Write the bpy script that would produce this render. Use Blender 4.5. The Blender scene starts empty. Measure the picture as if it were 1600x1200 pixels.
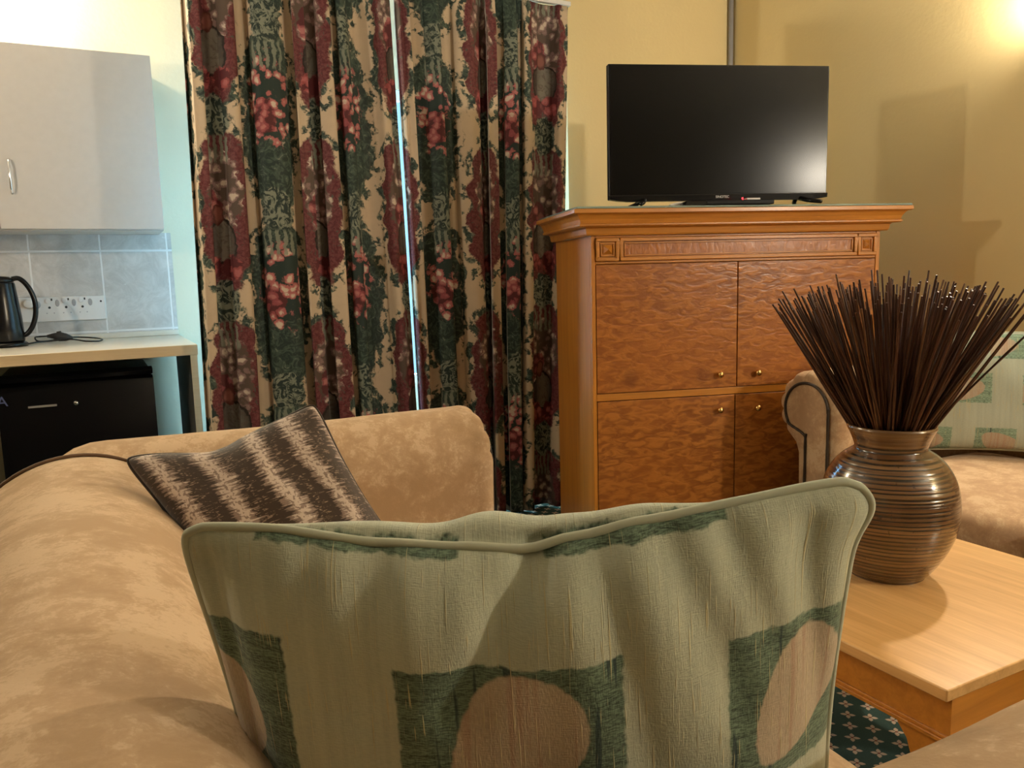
import bpy, math, random
from mathutils import Vector, Matrix, noise as mnoise
PI = math.pi
rnd = random.Random(7)
scn = bpy.context.scene
C = scn.collection

# ---------------------------------------------------------------- camera
cam_d = bpy.data.cameras.new('camera'); cam = bpy.data.objects.new('camera', cam_d); C.objects.link(cam)
cam_d.sensor_width = 36; cam_d.lens = 1241/1600*36; cam_d.clip_start = .02
r_ = Vector((0.8853524, -0.4641631, -0.0265263)); dn = Vector((-0.0858357, -0.1071169, -0.9905343)); fw = Vector((0.4569281, 0.8792488, -0.1346780))
mw = Matrix.Identity(4)
for i in range(3):
    mw[i][0] = r_[i]; mw[i][1] = -dn[i]; mw[i][2] = -fw[i]
mw[2][3] = 1.14
cam.matrix_world = mw
scn.camera = cam

# ---------------------------------------------------------------- world, colour, lights
scn.view_settings.view_transform = 'Standard'; scn.view_settings.look = 'None'
scn.view_settings.gamma = 1; scn.view_settings.use_curve_mapping = False
scn.view_settings.exposure = 0.12
w = bpy.data.worlds.new('world'); scn.world = w; w.use_nodes = True
w.node_tree.nodes['Background'].inputs[0].default_value = (.30, .66, .95, 1)
w.node_tree.nodes['Background'].inputs[1].default_value = 1.4

def point(name, loc, energy, col, size):
    d = bpy.data.lights.new(name, 'POINT'); d.energy = energy; d.color = col; d.shadow_soft_size = size
    o = bpy.data.objects.new(name, d); C.objects.link(o); o.location = loc
    return o
WARM = (1, .86, .66)
LK = (-.50, 3.93, 2.50)      # lamp over the kitchenette, above the frame
LL = (-1.25, 2.25, 1.84)     # wall lamp on the left, outside the frame
LC = (2.96, -1.30, 1.82)     # wall lamp on the right wall, behind the camera
LR = (3.06, 1.68, 2.06)      # wall lamp right of the frame
point('kitchen_light', LK, 55, (1, .88, .66), .07)
point('left_light', LL, 76, (1, .86, .66), .05)
point('right_wall_light', LR, 20, WARM, .04)
sp = bpy.data.lights.new('shaded_lamp_beam', 'SPOT'); sp.energy = 92; sp.color = WARM; sp.shadow_soft_size = .05; sp.spot_size = math.radians(88); sp.spot_blend = .7
spo = bpy.data.objects.new('shaded_lamp_beam', sp); C.objects.link(spo); spo.location = (2.95, 1.66, 2.04); spo.rotation_euler = (Vector((2.95, 1.66, 2.04))-Vector((1.45, .95, .45))).to_track_quat('Z', 'Y').to_euler()
point('rear_wall_light', LC, 225, (1, .90, .74), .06)
sd = bpy.data.lights.new('daylight', 'SUN'); sd.energy = 48; sd.color = (.32, .68, 1); sd.angle = math.radians(60)
so = bpy.data.objects.new('daylight', sd); C.objects.link(so); so.location = (1.2, 6, 3); so.rotation_euler = Vector((0, 1, .28)).to_track_quat('Z', 'Y').to_euler()

# ---------------------------------------------------------------- object helpers
def link(me, name, m, parent=None):
    o = bpy.data.objects.new(name, me); C.objects.link(o)
    if m is not None: me.materials.append(m)
    if parent is not None: o.parent = parent
    return o
class MB:
    def __init__(s): s.v = []; s.f = []; s.uv = []
    def quadgrid(s, P, closed_u=False, closed_v=False, flip=False):
        n = len(P); m = len(P[0]); b = len(s.v)
        for row in P: s.v += [tuple(p) for p in row]
        for i in range(n if closed_u else n-1):
            for j in range(m if closed_v else m-1):
                a = b+i*m+j; c = b+((i+1) % n)*m+j; d = b+((i+1) % n)*m+(j+1) % m; e = b+i*m+(j+1) % m
                s.f.append((a, e, d, c) if flip else (a, c, d, e))
        return b
    def fan(s, pts, flip=False):
        b = len(s.v); s.v += [tuple(p) for p in pts]; f = list(range(b, b+len(pts)))
        s.f.append(tuple(f[::-1] if flip else f))
    def box(s, x0, x1, y0, y1, z0, z1, T=None):
        b = len(s.v)
        P = [(x, y, z) for z in (z0, z1) for y in (y0, y1) for x in (x0, x1)]
        if T: P = [tuple(T @ Vector(p)) for p in P]
        s.v += P
        s.f += [tuple(b+i for i in q) for q in ((0,2,3,1),(4,5,7,6),(0,1,5,4),(2,6,7,3),(0,4,6,2),(1,3,7,5))]
        return s
    def lathe(s, prof, c=(0,0,0), seg=32):
        P = [[(c[0]+r*math.cos(2*PI*k/seg), c[1]+r*math.sin(2*PI*k/seg), c[2]+z) for k in range(seg)] for r, z in prof]
        s.quadgrid(P, closed_v=True, flip=True)
        return s
    def tube(s, pts, r, seg=8, closed=False):
        pts = [Vector(p) for p in pts]; n = len(pts); P = []
        up = None
        for i in range(n):
            a = pts[(i-1) % n] if (closed or i) else pts[0]; b2 = pts[(i+1) % n] if (closed or i < n-1) else pts[-1]
            t = (b2-a).normalized()
            if up is None:
                up = t.orthogonal().normalized()
            else:
                up = (up - t*up.dot(t)).normalized()
            sd = t.cross(up)
            rr = r[i] if isinstance(r, (list, tuple)) else r
            P.append([pts[i]+(up*math.cos(2*PI*k/seg)+sd*math.sin(2*PI*k/seg))*rr for k in range(seg)])
        s.quadgrid(P, closed_u=closed, closed_v=True, flip=True)
        if not closed:
            s.fan(P[0]); s.fan(P[-1], flip=True)
        return s
    def build(s, name, m, parent=None, smooth=False, bevel=0, recenter=None, fix=True, sub=0):
        me = bpy.data.meshes.new(name)
        off = Vector(recenter) if recenter else Vector((0,0,0))
        me.from_pydata([tuple(Vector(p)-off) for p in s.v], [], s.f); me.update()
        if fix:
            import bmesh
            bm = bmesh.new(); bm.from_mesh(me); bmesh.ops.remove_doubles(bm, verts=bm.verts, dist=1e-5)
            bmesh.ops.recalc_face_normals(bm, faces=bm.faces); bm.to_mesh(me); bm.free()
        if smooth:
            for p in me.polygons: p.use_smooth = True
        o = link(me, name, m, parent)
        if recenter: o.location = off
        if bevel:
            md = o.modifiers.new('bevel', 'BEVEL'); md.width = bevel; md.segments = 3; md.limit_method = 'ANGLE'; md.angle_limit = math.radians(40)
            if not smooth:
                for p in me.polygons: p.use_smooth = True
                md.harden_normals = True
        if sub:
            md = o.modifiers.new('sub', 'SUBSURF'); md.levels = sub; md.render_levels = sub
        return o
def thing(name, label, cat, loc=(0,0,0), rz=0, group=None):
    o = bpy.data.objects.new(name, None); C.objects.link(o); o.location = loc; o.rotation_euler = (0, 0, rz)
    o.empty_display_size = .05
    return tag(o, label, cat, group)
def tag(o, label, cat, group=None):
    o['label'] = label; o['category'] = cat
    if group: o['group'] = group
    return o
def struct(o):
    o['kind'] = 'structure'; return o

# ---------------------------------------------------------------- material helpers
class S:   # a scalar node socket with arithmetic
    def __init__(s, nt, sock): s.nt = nt; s.k = sock
    def _m(s, op, *a, clamp=False):
        n = s.nt.nodes.new('ShaderNodeMath'); n.operation = op; n.use_clamp = clamp
        for i, x in enumerate((s,)+a):
            if isinstance(x, S): s.nt.links.new(x.k, n.inputs[i])
            else: n.inputs[i].default_value = x
        return S(s.nt, n.outputs[0])
    def __add__(s, o): return s._m('ADD', o)
    def __sub__(s, o): return s._m('SUBTRACT', o)
    def __mul__(s, o): return s._m('MULTIPLY', o)
    def __truediv__(s, o): return s._m('DIVIDE', o)
    __radd__ = __add__; __rmul__ = __mul__
    def abs(s): return s._m('ABSOLUTE')
    def fract(s): return s._m('FRACT')
    def floor(s): return s._m('FLOOR')
    def sqrt(s): return s._m('SQRT')
    def sin(s): return s._m('SINE')
    def min(s, o): return s._m('MINIMUM', o)
    def max(s, o): return s._m('MAXIMUM', o)
    def inv(s): return s*-1.0+1.0
    def ss(s, a, b):    # smoothstep a..b (a>b reverses)
        n = s.nt.nodes.new('ShaderNodeMapRange'); n.interpolation_type = 'SMOOTHSTEP'
        s.nt.links.new(s.k, n.inputs[0])
        if a < b: n.inputs[1].default_value = a; n.inputs[2].default_value = b; n.inputs[3].default_value = 0; n.inputs[4].default_value = 1
        else: n.inputs[1].default_value = b; n.inputs[2].default_value = a; n.inputs[3].default_value = 1; n.inputs[4].default_value = 0
        return S(s.nt, n.outputs[0])
class Mat:
    def __init__(s, name, rough=.6, spec=.5, base=(.5,.5,.5), metal=0):
        s.m = bpy.data.materials.new(name); s.m.use_nodes = True; s.nt = s.m.node_tree
        s.b = s.nt.nodes['Principled BSDF']
        s.b.inputs['Roughness'].default_value = rough; s.b.inputs['Specular IOR Level'].default_value = spec
        s.b.inputs['Base Color'].default_value = (*base, 1); s.b.inputs['Metallic'].default_value = metal
    def coord(s, kind='Object', scale=(1,1,1), rot=(0,0,0), loc=(0,0,0)):
        tc = s.nt.nodes.new('ShaderNodeTexCoord'); mp = s.nt.nodes.new('ShaderNodeMapping')
        mp.inputs['Scale'].default_value = scale; mp.inputs['Rotation'].default_value = rot; mp.inputs['Location'].default_value = loc
        s.nt.links.new(tc.outputs[kind], mp.inputs[0]); return mp.outputs[0]
    def xyz(s, vec):
        n = s.nt.nodes.new('ShaderNodeSeparateXYZ'); s.nt.links.new(vec, n.inputs[0])
        return [S(s.nt, n.outputs[i]) for i in range(3)]
    def vec(s, *c):
        n = s.nt.nodes.new('ShaderNodeCombineXYZ')
        for i, x in enumerate(c):
            if isinstance(x, S): s.nt.links.new(x.k, n.inputs[i])
            else: n.inputs[i].default_value = x
        return n.outputs[0]
    def noise(s, vec, scale, detail=3, rough=.5, dist=0):
        n = s.nt.nodes.new('ShaderNodeTexNoise'); n.inputs['Scale'].default_value = scale; n.inputs['Detail'].default_value = detail
        n.inputs['Roughness'].default_value = rough; n.inputs['Distortion'].default_value = dist
        s.nt.links.new(vec, n.inputs['Vector']); return S(s.nt, n.outputs['Fac'])
    def voro(s, vec, scale, feature='F1', rand=1, out='Distance'):
        n = s.nt.nodes.new('ShaderNodeTexVoronoi'); n.feature = feature; n.inputs['Scale'].default_value = scale; n.inputs['Randomness'].default_value = rand
        s.nt.links.new(vec, n.inputs['Vector']); return S(s.nt, n.outputs[out])
    def mix(s, f, a, b):
        n = s.nt.nodes.new('ShaderNodeMix'); n.data_type = 'RGBA'
        if isinstance(f, S): s.nt.links.new(f.k, n.inputs[0])
        else: n.inputs[0].default_value = f
        for i, x in ((6, a), (7, b)):
            if isinstance(x, tuple): n.inputs[i].default_value = (*x, 1)
            else: s.nt.links.new(x, n.inputs[i])
        return n.outputs[2]
    def base(s, c): s.nt.links.new(c, s.b.inputs['Base Color'])
    def rough(s, v): s.nt.links.new(v.k, s.b.inputs['Roughness'])
    def bump(s, h, strength=.3, dist=.002):
        n = s.nt.nodes.new('ShaderNodeBump'); n.inputs['Strength'].default_value = strength; n.inputs['Distance'].default_value = dist
        s.nt.links.new(h.k, n.inputs['Height']); s.nt.links.new(n.outputs[0], s.b.inputs['Normal'])
def plain(name, col, rough=.5, spec=.5, metal=0):
    M = Mat(name, rough, spec, col, metal)
    n = M.noise(M.coord(), 30, 3)
    M.base(M.mix(n, tuple(c*.94 for c in col), tuple(min(1, c*1.05) for c in col)))
    return M.m

def wall_mat(name='yellow_plaster', c1=(.79, .64, .33), c2=(.85, .695, .37)):
    M = Mat(name, .5, .35)
    c = M.coord()
    n = M.noise(c, 1.3, 3); f = M.noise(c, 60, 3); g = M.noise(c, 11, 4, .6)
    M.base(M.mix(n, c1, c2))
    M.bump(f*.5+g*.8, .35, .004)
    return M.m
def suede(name, dark, mid, light):
    M = Mat(name, .85, .15)
    c = M.coord()
    a = M.noise(c, 5, 5, .6, .6); b = M.noise(c, 22, 6, .75, .3); f = M.noise(c, 220, 2)
    k = (a*.55+b*.55)
    col = M.mix(k.ss(.46, .58), tuple(c*.95 for c in dark), mid)
    col = M.mix((k+f*.16+M.noise(c, 90, 3)*.15).ss(.70, .79)*.8, col, light)
    M.base(col)
    M.b.inputs['Sheen Weight'].default_value = .25; M.b.inputs['Sheen Roughness'].default_value = .5
    M.b.inputs['Sheen Tint'].default_value = (1, .85, .65, 1)
    M.bump(f*.3+b*.6+a*.5, .25, .003)
    return M.m
def wood(name, a, b, scale=(2, 2, 28), rough=.35, axis='x'):
    M = Mat(name, rough, .5)
    sc = {'x': (1.2, 22, 22), 'y': (22, 1.2, 22), 'z': (22, 22, 1.2)}[axis]
    c = M.coord(scale=sc)
    n = M.noise(c, 1.4, 5, .6, .8); f = M.noise(c, 7, 3, .6)
    M.base(M.mix((n*.75+f*.25).ss(.3, .7), a, b))
    M.b.inputs['Coat Weight'].default_value = .35; M.b.inputs['Coat Roughness'].default_value = .18
    M.bump(f, .06, .001)
    return M.m
def burl(name, a, b, c3, stretch=(1, 1, 2.6)):
    M = Mat(name, .3, .5)
    v = M.coord(scale=stretch)
    q = M.noise(v, 19, 2, .5, .9); r = M.noise(v, 32, 3, .6, .8); L = M.noise(M.coord(), 3, 2)
    rid = q.ss(.36, .64)
    base = M.mix(rid*.8+r*.2, a, b)
    base = M.mix(L.ss(.3, .75)*.6, base, c3)
    # round darker knot figures low on the veneer
    o = M.coord(); X, Y, Z = M.xyz(o)
    for kx in (.14, .42, .83):
        d = ((X-kx)*(X-kx)+(Z-.76)*(Z-.76)).sqrt()+M.noise(o, 30, 2)*.02
        base = M.mix(d.ss(.055, .02)*.55, base, (.16, .045, .01))
    M.base(base)
    M.b.inputs['Coat Weight'].default_value = .3; M.b.inputs['Coat Roughness'].default_value = .15
    M.bump(q, .35, .004)
    return M.m

m_wall = wall_mat()
m_wallk = wall_mat('cream_plaster', (.66, .60, .44), (.72, .66, .50))
m_walldim = plain('dimmed_plaster', (.34, .27, .17), .8, .2)  # unseen walls coloured darker to cut the light they bounce back
m_ceil = plain('ceiling_white', (.55, .52, .46), .8, .2)
m_suede = suede('tan_suede', (.46, .305, .175), (.50, .34, .205), (.63, .46, .30))
m_suede2 = suede('pale_suede', (.44, .285, .17), (.50, .335, .20), (.60, .44, .28))
m_rope = plain('dark_trim', (.03, .018, .01), .5)
m_pip = plain('suede_piping', (.13, .07, .035), .7)
m_wood = wood('honey_wood', (.48, .18, .022), (.64, .26, .036), axis='x')
m_woodz = wood('honey_wood_upright', (.50, .185, .022), (.64, .26, .034), axis='z')
m_top = wood('table_top_wood', (.66, .36, .13), (.86, .52, .21), axis='y', rough=.32)
m_burl = burl('figured_veneer', (.24, .072, .012), (.52, .195, .035), (.40, .13, .02))
m_burl2 = burl('frieze_veneer', (.34, .11, .022), (.52, .19, .04), (.44, .15, .03), (2.4, 1, 1))
m_edge = plain('dark_gap', (.03, .012, .004), .7)
m_brass = Mat('brass', .22, .5, (.85, .58, .22), 1).m
m_chrome = Mat('chrome', .15, .5, (.8, .8, .82), 1).m
m_lam = plain('white_laminate', (.52, .49, .46), .45, .4)
m_counter = plain('counter_top', (.66, .60, .50), .28, .5)
m_oakedge = wood('pale_oak_edge', (.62, .47, .28), (.70, .55, .35), axis='x')
m_black = Mat('black_plastic', .22, .3, (.005, .005, .006)).m
m_black2 = Mat('black_enamel', .38, .12, (.004, .004, .005)).m
m_screen = Mat('screen_glass', .20, .16, (.004, .004, .004)).m
m_glassedge = Mat('plate_glass', .05, .5, (.55, .72, .68)); m_glassedge.b.inputs['Transmission Weight'].default_value = .6; m_glassedge = m_glassedge.m
m_plate = plain('socket_plastic', (.72, .69, .66), .4)
m_grey = plain('grey_plastic', (.36, .35, .35), .5)
m_dark = plain('dark_slot', (.02, .02, .02), .6)
m_pipe = plain('painted_conduit', (.36, .36, .38), .5)
m_side = plain('dark_side_panel', (.10, .09, .075), .6)
def emis(name, col, st):
    M = Mat(name, .5, .3, col); M.b.inputs['Emission Color'].default_value = (*col, 1); M.b.inputs['Emission Strength'].default_value = st; return M.m
m_white_text = plain('white_print', (.8, .8, .8), .5)
m_led = emis('red_led', (1, .03, .04), 6)
m_globe = emis('frosted_globe', (1, .85, .6), 4)

# tiles: pale stone with light joints
def tile_mat():
    M = Mat('stone_tile', .35, .4)
    o = M.coord(); X, Y, Z = M.xyz(o)
    gx = (((X+.24)/.286).fract()-.5).abs(); gz = (((Z-1.306)/.372).fract()-.5).abs()
    g = gx.max(gz).ss(.484, .490)
    a = M.noise(o, 9, 6, .7, 1.2); b = M.noise(M.coord(scale=(1, 1, 2.5)), 26, 4, .7)
    col = M.mix(a.ss(.3, .7), (.44, .41, .38), (.58, .55, .52))
    col = M.mix((b-.0).ss(.62, .72)*.5, col, (.70, .68, .66))
    M.base(M.mix(g, col, (.74, .72, .70)))
    M.bump(g*-1.0+b*.2, .4, .003)
    return M.m
m_tile = tile_mat()
def carpet_mat():
    M = Mat('green_carpet', .95, .1)
    o = M.coord(scale=(1, 1, 1)); X, Y, Z = M.xyz(o)
    k = .70711/.053
    u = ((X-1.700)*k - (Y-1.304)*k + 100.5); v = ((X-1.700)*k + (Y-1.304)*k + 100.5)
    fu = u.fract()-.5; fv = v.fract()-.5
    # four petals
    du = fu.abs(); dv = fv.abs()
    rad = (fu*fu+fv*fv).sqrt()
    ax_ = (du.min(dv))/(rad+.001)
    nz = M.noise(o, 260, 2)
    pet = (rad+ax_*.30+nz*.05).ss(.40, .35)*ax_.ss(.62, .52)
    cen = rad.ss(.07, .045)
    n = M.noise(o, 400, 2)
    col = M.mix(n, (.030, .060, .052), (.06, .105, .09))
    col = M.mix(pet, col, (.52, .40, .30)); col = M.mix(cen, col, (.20, .05, .03))
    M.base(col); M.bump(n, .5, .003)
    return M.m
m_carpet = carpet_mat()

# floral curtain cloth; UV: u = metres along the cloth, v = metres up
def curtain_mat():
    M = Mat('floral_chintz', .6, .25)
    uv = M.coord('UV'); uvb = M.coord('UV', loc=(7, 3, 0))
    n1 = M.noise(uv, 11, 2, .5)-.5; n2 = M.noise(uvb, 11, 2, .5)-.5
    f1 = M.noise(uv, 45, 2, .6)-.5; f2 = M.noise(uvb, 45, 2, .6)-.5
    U, V, _ = M.xyz(uv)
    U = U+n1*.045+f1*.018; V = V+n2*.045+f2*.018
    PX, PY = .68, .72
    dv = M.vec(U, V, 0)
    fine = M.noise(dv, 70, 4, .75); brush = M.noise(M.coord('UV', scale=(1, 1, 1), rot=(0, 0, .6)), 26, 3, .6, 2.2); blot = M.noise(dv, 17, 3, .6)
    vd = M.voro(dv, 27); vs = M.voro(dv, 50); 
    CREAM = (.60, .475, .34); RED = (.10, .020, .024); RED2 = (.19, .062, .065); DG = (.022, .038, .034); MG = (.065, .095, .075); LG = (.22, .24, .19); PK = (.42, .13, .13); WH = (.60, .50, .41); BRN = (.10, .07, .055); MAUVE = (.24, .15, .14)
    bl = fine.ss(.40, .60)
    def foliage():
        c = M.mix(brush.ss(.40, .56), DG, MG); return M.mix(brush.ss(.58, .66)*.9, c, LG)
    fol = foliage()
    col = M.mix(blot.ss(.35, .8)*.25, CREAM, (.42, .32, .23))
    ft = vd+(fine-.5)*.55
    def flowers(a, b, c):
        k = M.mix(ft.ss(.22, .40), a, b); k = M.mix(ft.ss(.46, .58), k, c); k = M.mix(vs.ss(.16, .06)*.5, k, BRN); return k
    def medallion(col, x, y, kind):
        ay = (y.abs()/.315)
        wob = (y*46.0).sin()*.07
        ex = (x.abs()/.145); d = (ex*ex+ay*ay*ay*.9).sqrt()+wob+(fine-.5)*.18+(blot-.5)*.22
        border = d.ss(1.25, 1.18)*d.ss(.92, 1.0)
        col = M.mix(border*blot.ss(.47, .53), col, fol)
        if kind == 'red': inner = M.mix(bl*.8, RED, RED2); inner = M.mix(brush.ss(.60, .68)*.8, inner, MG)
        else: inner = M.mix(brush.ss(.42, .62), DG, MG); inner = M.mix(brush.ss(.63, .70)*.7, inner, LG)
        col = M.mix(d.ss(1.02, .95), col, inner)
        yy = y.abs()-.345
        r = ((x*x)*1.1+yy*yy).sqrt()+(blot-.5)*.06
        col = M.mix(r.ss(.072, .062), col, M.mix(brush.ss(.45, .58), DG, LG))
        fx = x/.112; fy = (y-.06)/.18; fd = (fx*fx+fy*fy).sqrt()+(fine-.5)*.35+(blot-.5)*.9
        fl = flowers(WH, MAUVE, BRN) if kind == 'red' else flowers(WH, PK, DG)
        col = M.mix(fd.ss(1.0, .9), col, fl)
        px2 = (x+.035)/.05; py2 = (y-.0)/.07; pd = (px2*px2+py2*py2).sqrt()+(blot-.5)*1.1
        col = M.mix(pd.ss(1, .9)*.9, col, flowers(PK, (.26, .06, .07), RED))
        # fronds
        fr = ((x*115.0+y*9.0).sin().abs()+(fine-.5)*.6).ss(.62, .8)*((y-.23).abs()/.06).ss(1, .7)*(x.abs()/.075).ss(1, .8)
        col = M.mix(fr*.85, col, LG)
        if kind == 'red':
            vx = x/.074; vy = (y+.125)/.085; vdst = (vx*vx+vy*vy).sqrt()+(fine-.5)*.06
            vcol = M.mix(((x-.01)/.07).abs().ss(0, 1), (.20, .18, .15), (.045, .035, .03)); vcol = M.mix(brush.ss(.5, .6)*.6, vcol, BRN)
            col = M.mix(vdst.ss(1.03, .97), col, vcol); col = M.mix(vdst.ss(1.08, 1.02)*vdst.ss(.90, .98), col, (.02, .015, .012))
            px_, py_ = (x+.012)/.026, (y+.02)/.040
            q = (px_*px_+py_*py_); col = M.mix(q.ss(1.1, .9), col, M.mix(q.ss(.2, .8), (.24, .09, .07), (.10, .03, .025)))
            rx = (x.abs()-.045)/.045; ry = (y+.225)/.05
            col = M.mix(((rx*rx+ry*ry).sqrt()+(fine-.5)*.9).ss(1, .85), col, flowers(PK, (.30, .07, .07), RED))
        return col
    def cell(fx, fy):
        return ((U/PX+fx).fract()-.5)*PX, ((V/PY+fy).fract()-.5)*PY
    xg, yg = cell(.25, .25)
    xh, yh = cell(.75, .75)
    x, y = cell(.5, .02); col = medallion(col, x, y, 'green')
    x, y = cell(0, .52); col = medallion(col, x, y, 'red')
    M.base(col)
    M.bump(M.noise(uv, 300, 2), .1, .001)
    return M.m
m_curtain = curtain_mat()
m_lining = plain('curtain_lining', (.75, .75, .72), .9, .1)

def green_fabric(name, patches, ground=(.52, .55, .42), dark=(.07, .10, .07), leafc=(.52, .43, .31), asp=(1, 1)):
    M = Mat(name, .85, .15)
    uv = M.coord('UV'); U, V, _ = M.xyz(uv)
    weave = M.noise(M.coord('UV', scale=(90, 420, 1)), 1, 2); weave2 = M.noise(M.coord('UV', scale=(420, 90, 1)), 1, 2)
    big = M.noise(uv, 3, 3)
    warp = M.noise(M.coord('UV', scale=(60, 1.6, 1)), 1, 3)
    slub = M.noise(M.coord('UV', scale=(240, 9, 1), loc=(3, 1, 0)), 1, 2)
    slub2 = M.noise(M.coord('UV', scale=(190, 4.0, 1), loc=(31, 11, 0)), 1, 1)
    hb = M.noise(M.coord('UV', scale=(4, 90, 1)), 1, 3)
    n = M.noise(uv, 55, 3)-.5
    col = M.mix(warp.ss(.35, .65)*.4+big*.3+weave.ss(.4,.6)*.3, ground, tuple(c*.78 for c in ground))
    mask = None; lmask = None
    for (a0, a1, b0, b1, leaf) in patches:
        ca, cb, ha, hb2 = (a0+a1)/2, (b0+b1)/2, (a1-a0)/2, (b1-b0)/2
        dx = (U-ca+n*.012).abs()-ha; dy = (V-cb+n*.02).abs()-hb2
        k = dx.max(dy).ss(.003, -.003)
        mask = k if mask is None else mask.max(k)
        if leaf:
            lx, ly, sa, sb, sk = leaf
            X = (U-lx)/sa; Y = (V-ly)/sb
            Xr = X+Y*sk; d = (Xr*Xr+(Y*Y)*(Xr*.55+1.0).abs()*1.0).sqrt()+n*.12
            q = d.ss(1.03, .97)*k
            lmask = q if lmask is None else lmask.max(q)
    if mask is not None:
        dcol = M.mix(weave.ss(.42, .58)*.6+hb.ss(.4, .6)*.3+weave2.ss(.42,.58)*.2, tuple(c*.7 for c in dark), tuple(c*2.6 for c in dark))
        st = M.noise(M.coord('UV', scale=(45, 2, 1), loc=(9, 2, 0)), 1, 2)
        dcol = M.mix(st.ss(.64, .68)*.8, dcol, (.025, .045, .05))
        col = M.mix(mask, col, dcol)
    if lmask is not None:
        lc = M.mix(weave2.ss(.35, .65)*.5, leafc, tuple(c*.72 for c in leafc)); lc = M.mix(warp.ss(.5, .62)*.6, lc, (.40, .25, .17))
        col = M.mix(lmask, col, lc)
    col = M.mix(slub.ss(.645, .69)*.7+slub2.ss(.68, .72)*.7, col, (.56, .50, .28))
    M.base(col)
    M.b.inputs['Sheen Weight'].default_value = .2
    M.bump(weave*.5+weave2*.5+slub.ss(.62, .72)*1.0+slub2.ss(.66, .74)+warp*.5, .5, .0018)
    return M.m

def stripe_mat():
    M = Mat('ragged_stripe', .6, .25)
    uv = M.coord('UV'); U, V, _ = M.xyz(uv)
    jag = M.noise(M.coord('UV', scale=(4, 100, 1)), 1, 2, .5)-.5
    jag2 = M.noise(M.coord('UV', scale=(24, 24, 1)), 1, 3)-.5
    wave = M.noise(M.coord('UV', scale=(1.5, 3, 1)), 1, 2)-.5
    t = U*4.4+jag*.70+jag2*.3+wave*.7
    f = t.fract(); f2 = (U*4.4+wave*.7+jag*1.7+.1).fract()
    speck = M.noise(M.coord('UV', scale=(60, 60, 1)), 1, 3)
    DK = (.050, .032, .022); TP = (.60, .49, .41); MD = (.27, .195, .155)
    col = M.mix((f-.5).abs().ss(.27, .20), DK, MD)
    col = M.mix((f-.5).abs().ss(.15, .11)*speck.ss(.40, .48), col, TP)
    band = ((f2-.5).abs()).ss(.44, .48)
    col = M.mix(band*speck.ss(.45, .55)*.8, col, (.36, .26, .19))
    M.base(col); M.bump((f-.5).abs().ss(.2, .1)+speck*.5, .4, .002)
    M.b.inputs['Sheen Weight'].default_value = .2
    return M.m
m_stripe = stripe_mat()

# ================================================================ ROOM
YB, YF, XR, ZC = 4.21, 3.434, 3.182, 2.72
X0, Y0 = -3.4, -4.6
struct(MB().box(X0-.1, XR+.1, Y0-.1, YB+.1, -.1, 0).build('floor', m_carpet))
struct(MB().box(X0-.1, XR+.1, Y0-.1, YB+.1, ZC, ZC+.1).build('ceiling', m_ceil))
wx0, wx1, wz0, wz1 = .72, 1.80, .55, 2.15
b = MB(); b.box(X0-.1, wx0, YB, YB+.12, 0, ZC); b.box(wx1, 2.13, YB, YB+.12, 0, ZC); b.box(wx0, wx1, YB, YB+.12, 0, wz0); b.box(wx0, wx1, YB, YB+.12, wz1, ZC)
struct(b.build('wall_kitchen', m_wallk))
struct(MB().box(2.13, XR+.1, YF, YF+.12, 0, ZC).build('wall_back', m_wall))
struct(MB().box(2.13, 2.25, YF+.12, YB+.12, 0, ZC).build('wall_recess', m_wall))
struct(MB().box(XR, XR+.1, Y0-.1, YF, 0, ZC).build('wall_right', m_wall))
struct(MB().box(X0-.1, X0, Y0, YB, 0, ZC).build('wall_left', m_walldim))
struct(MB().box(X0-.1, XR, Y0-.1, Y0, 0, ZC).build('wall_front', m_walldim))
b = MB(); fr = .05
b.box(wx0, wx1, YB+.03, YB+.08, wz0, wz0+fr); b.box(wx0, wx1, YB+.03, YB+.08, wz1-fr, wz1)
for x in (wx0, (wx0+wx1)/2-fr/2, wx1-fr): b.box(x, x+fr, YB+.03, YB+.08, wz0+fr, wz1-fr)
win = struct(b.build('window_1', plain('window_paint', (.8, .8, .78), .4)))
Mg = Mat('window_glass', .02, .5, (1, 1, 1))
_t = Mg.nt.nodes.new('ShaderNodeBsdfTransparent'); _g = Mg.nt.nodes.new('ShaderNodeBsdfGlossy'); _g.inputs['Roughness'].default_value = .02; _x = Mg.nt.nodes.new('ShaderNodeMixShader'); _x.inputs[0].default_value = .06
Mg.nt.links.new(_t.outputs[0], _x.inputs[1]); Mg.nt.links.new(_g.outputs[0], _x.inputs[2]); Mg.nt.links.new(_x.outputs[0], Mg.nt.nodes['Material Output'].inputs[0])
MB().box(wx0+fr, wx1-fr, YB+.05, YB+.056, wz0+fr, wz1-fr).build('pane', Mg.m, win)
b = MB(); b.box(X0, .353, YB-.008, YB, .9, 1.389)
struct(b.build('trim_1', m_tile))
# conduit in the corner
b = MB(); b.tube([(XR-.022, YF-.018, 0), (XR-.022, YF-.018, 1.3), (XR-.022, YF-.018, ZC)], .013, 12)
o = b.build('conduit_pipe', m_pipe, smooth=True, recenter=(XR-.022, YF-.018, 0)); tag(o, 'grey painted vertical pipe running down the wall corner behind the television', 'pipe')

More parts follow.
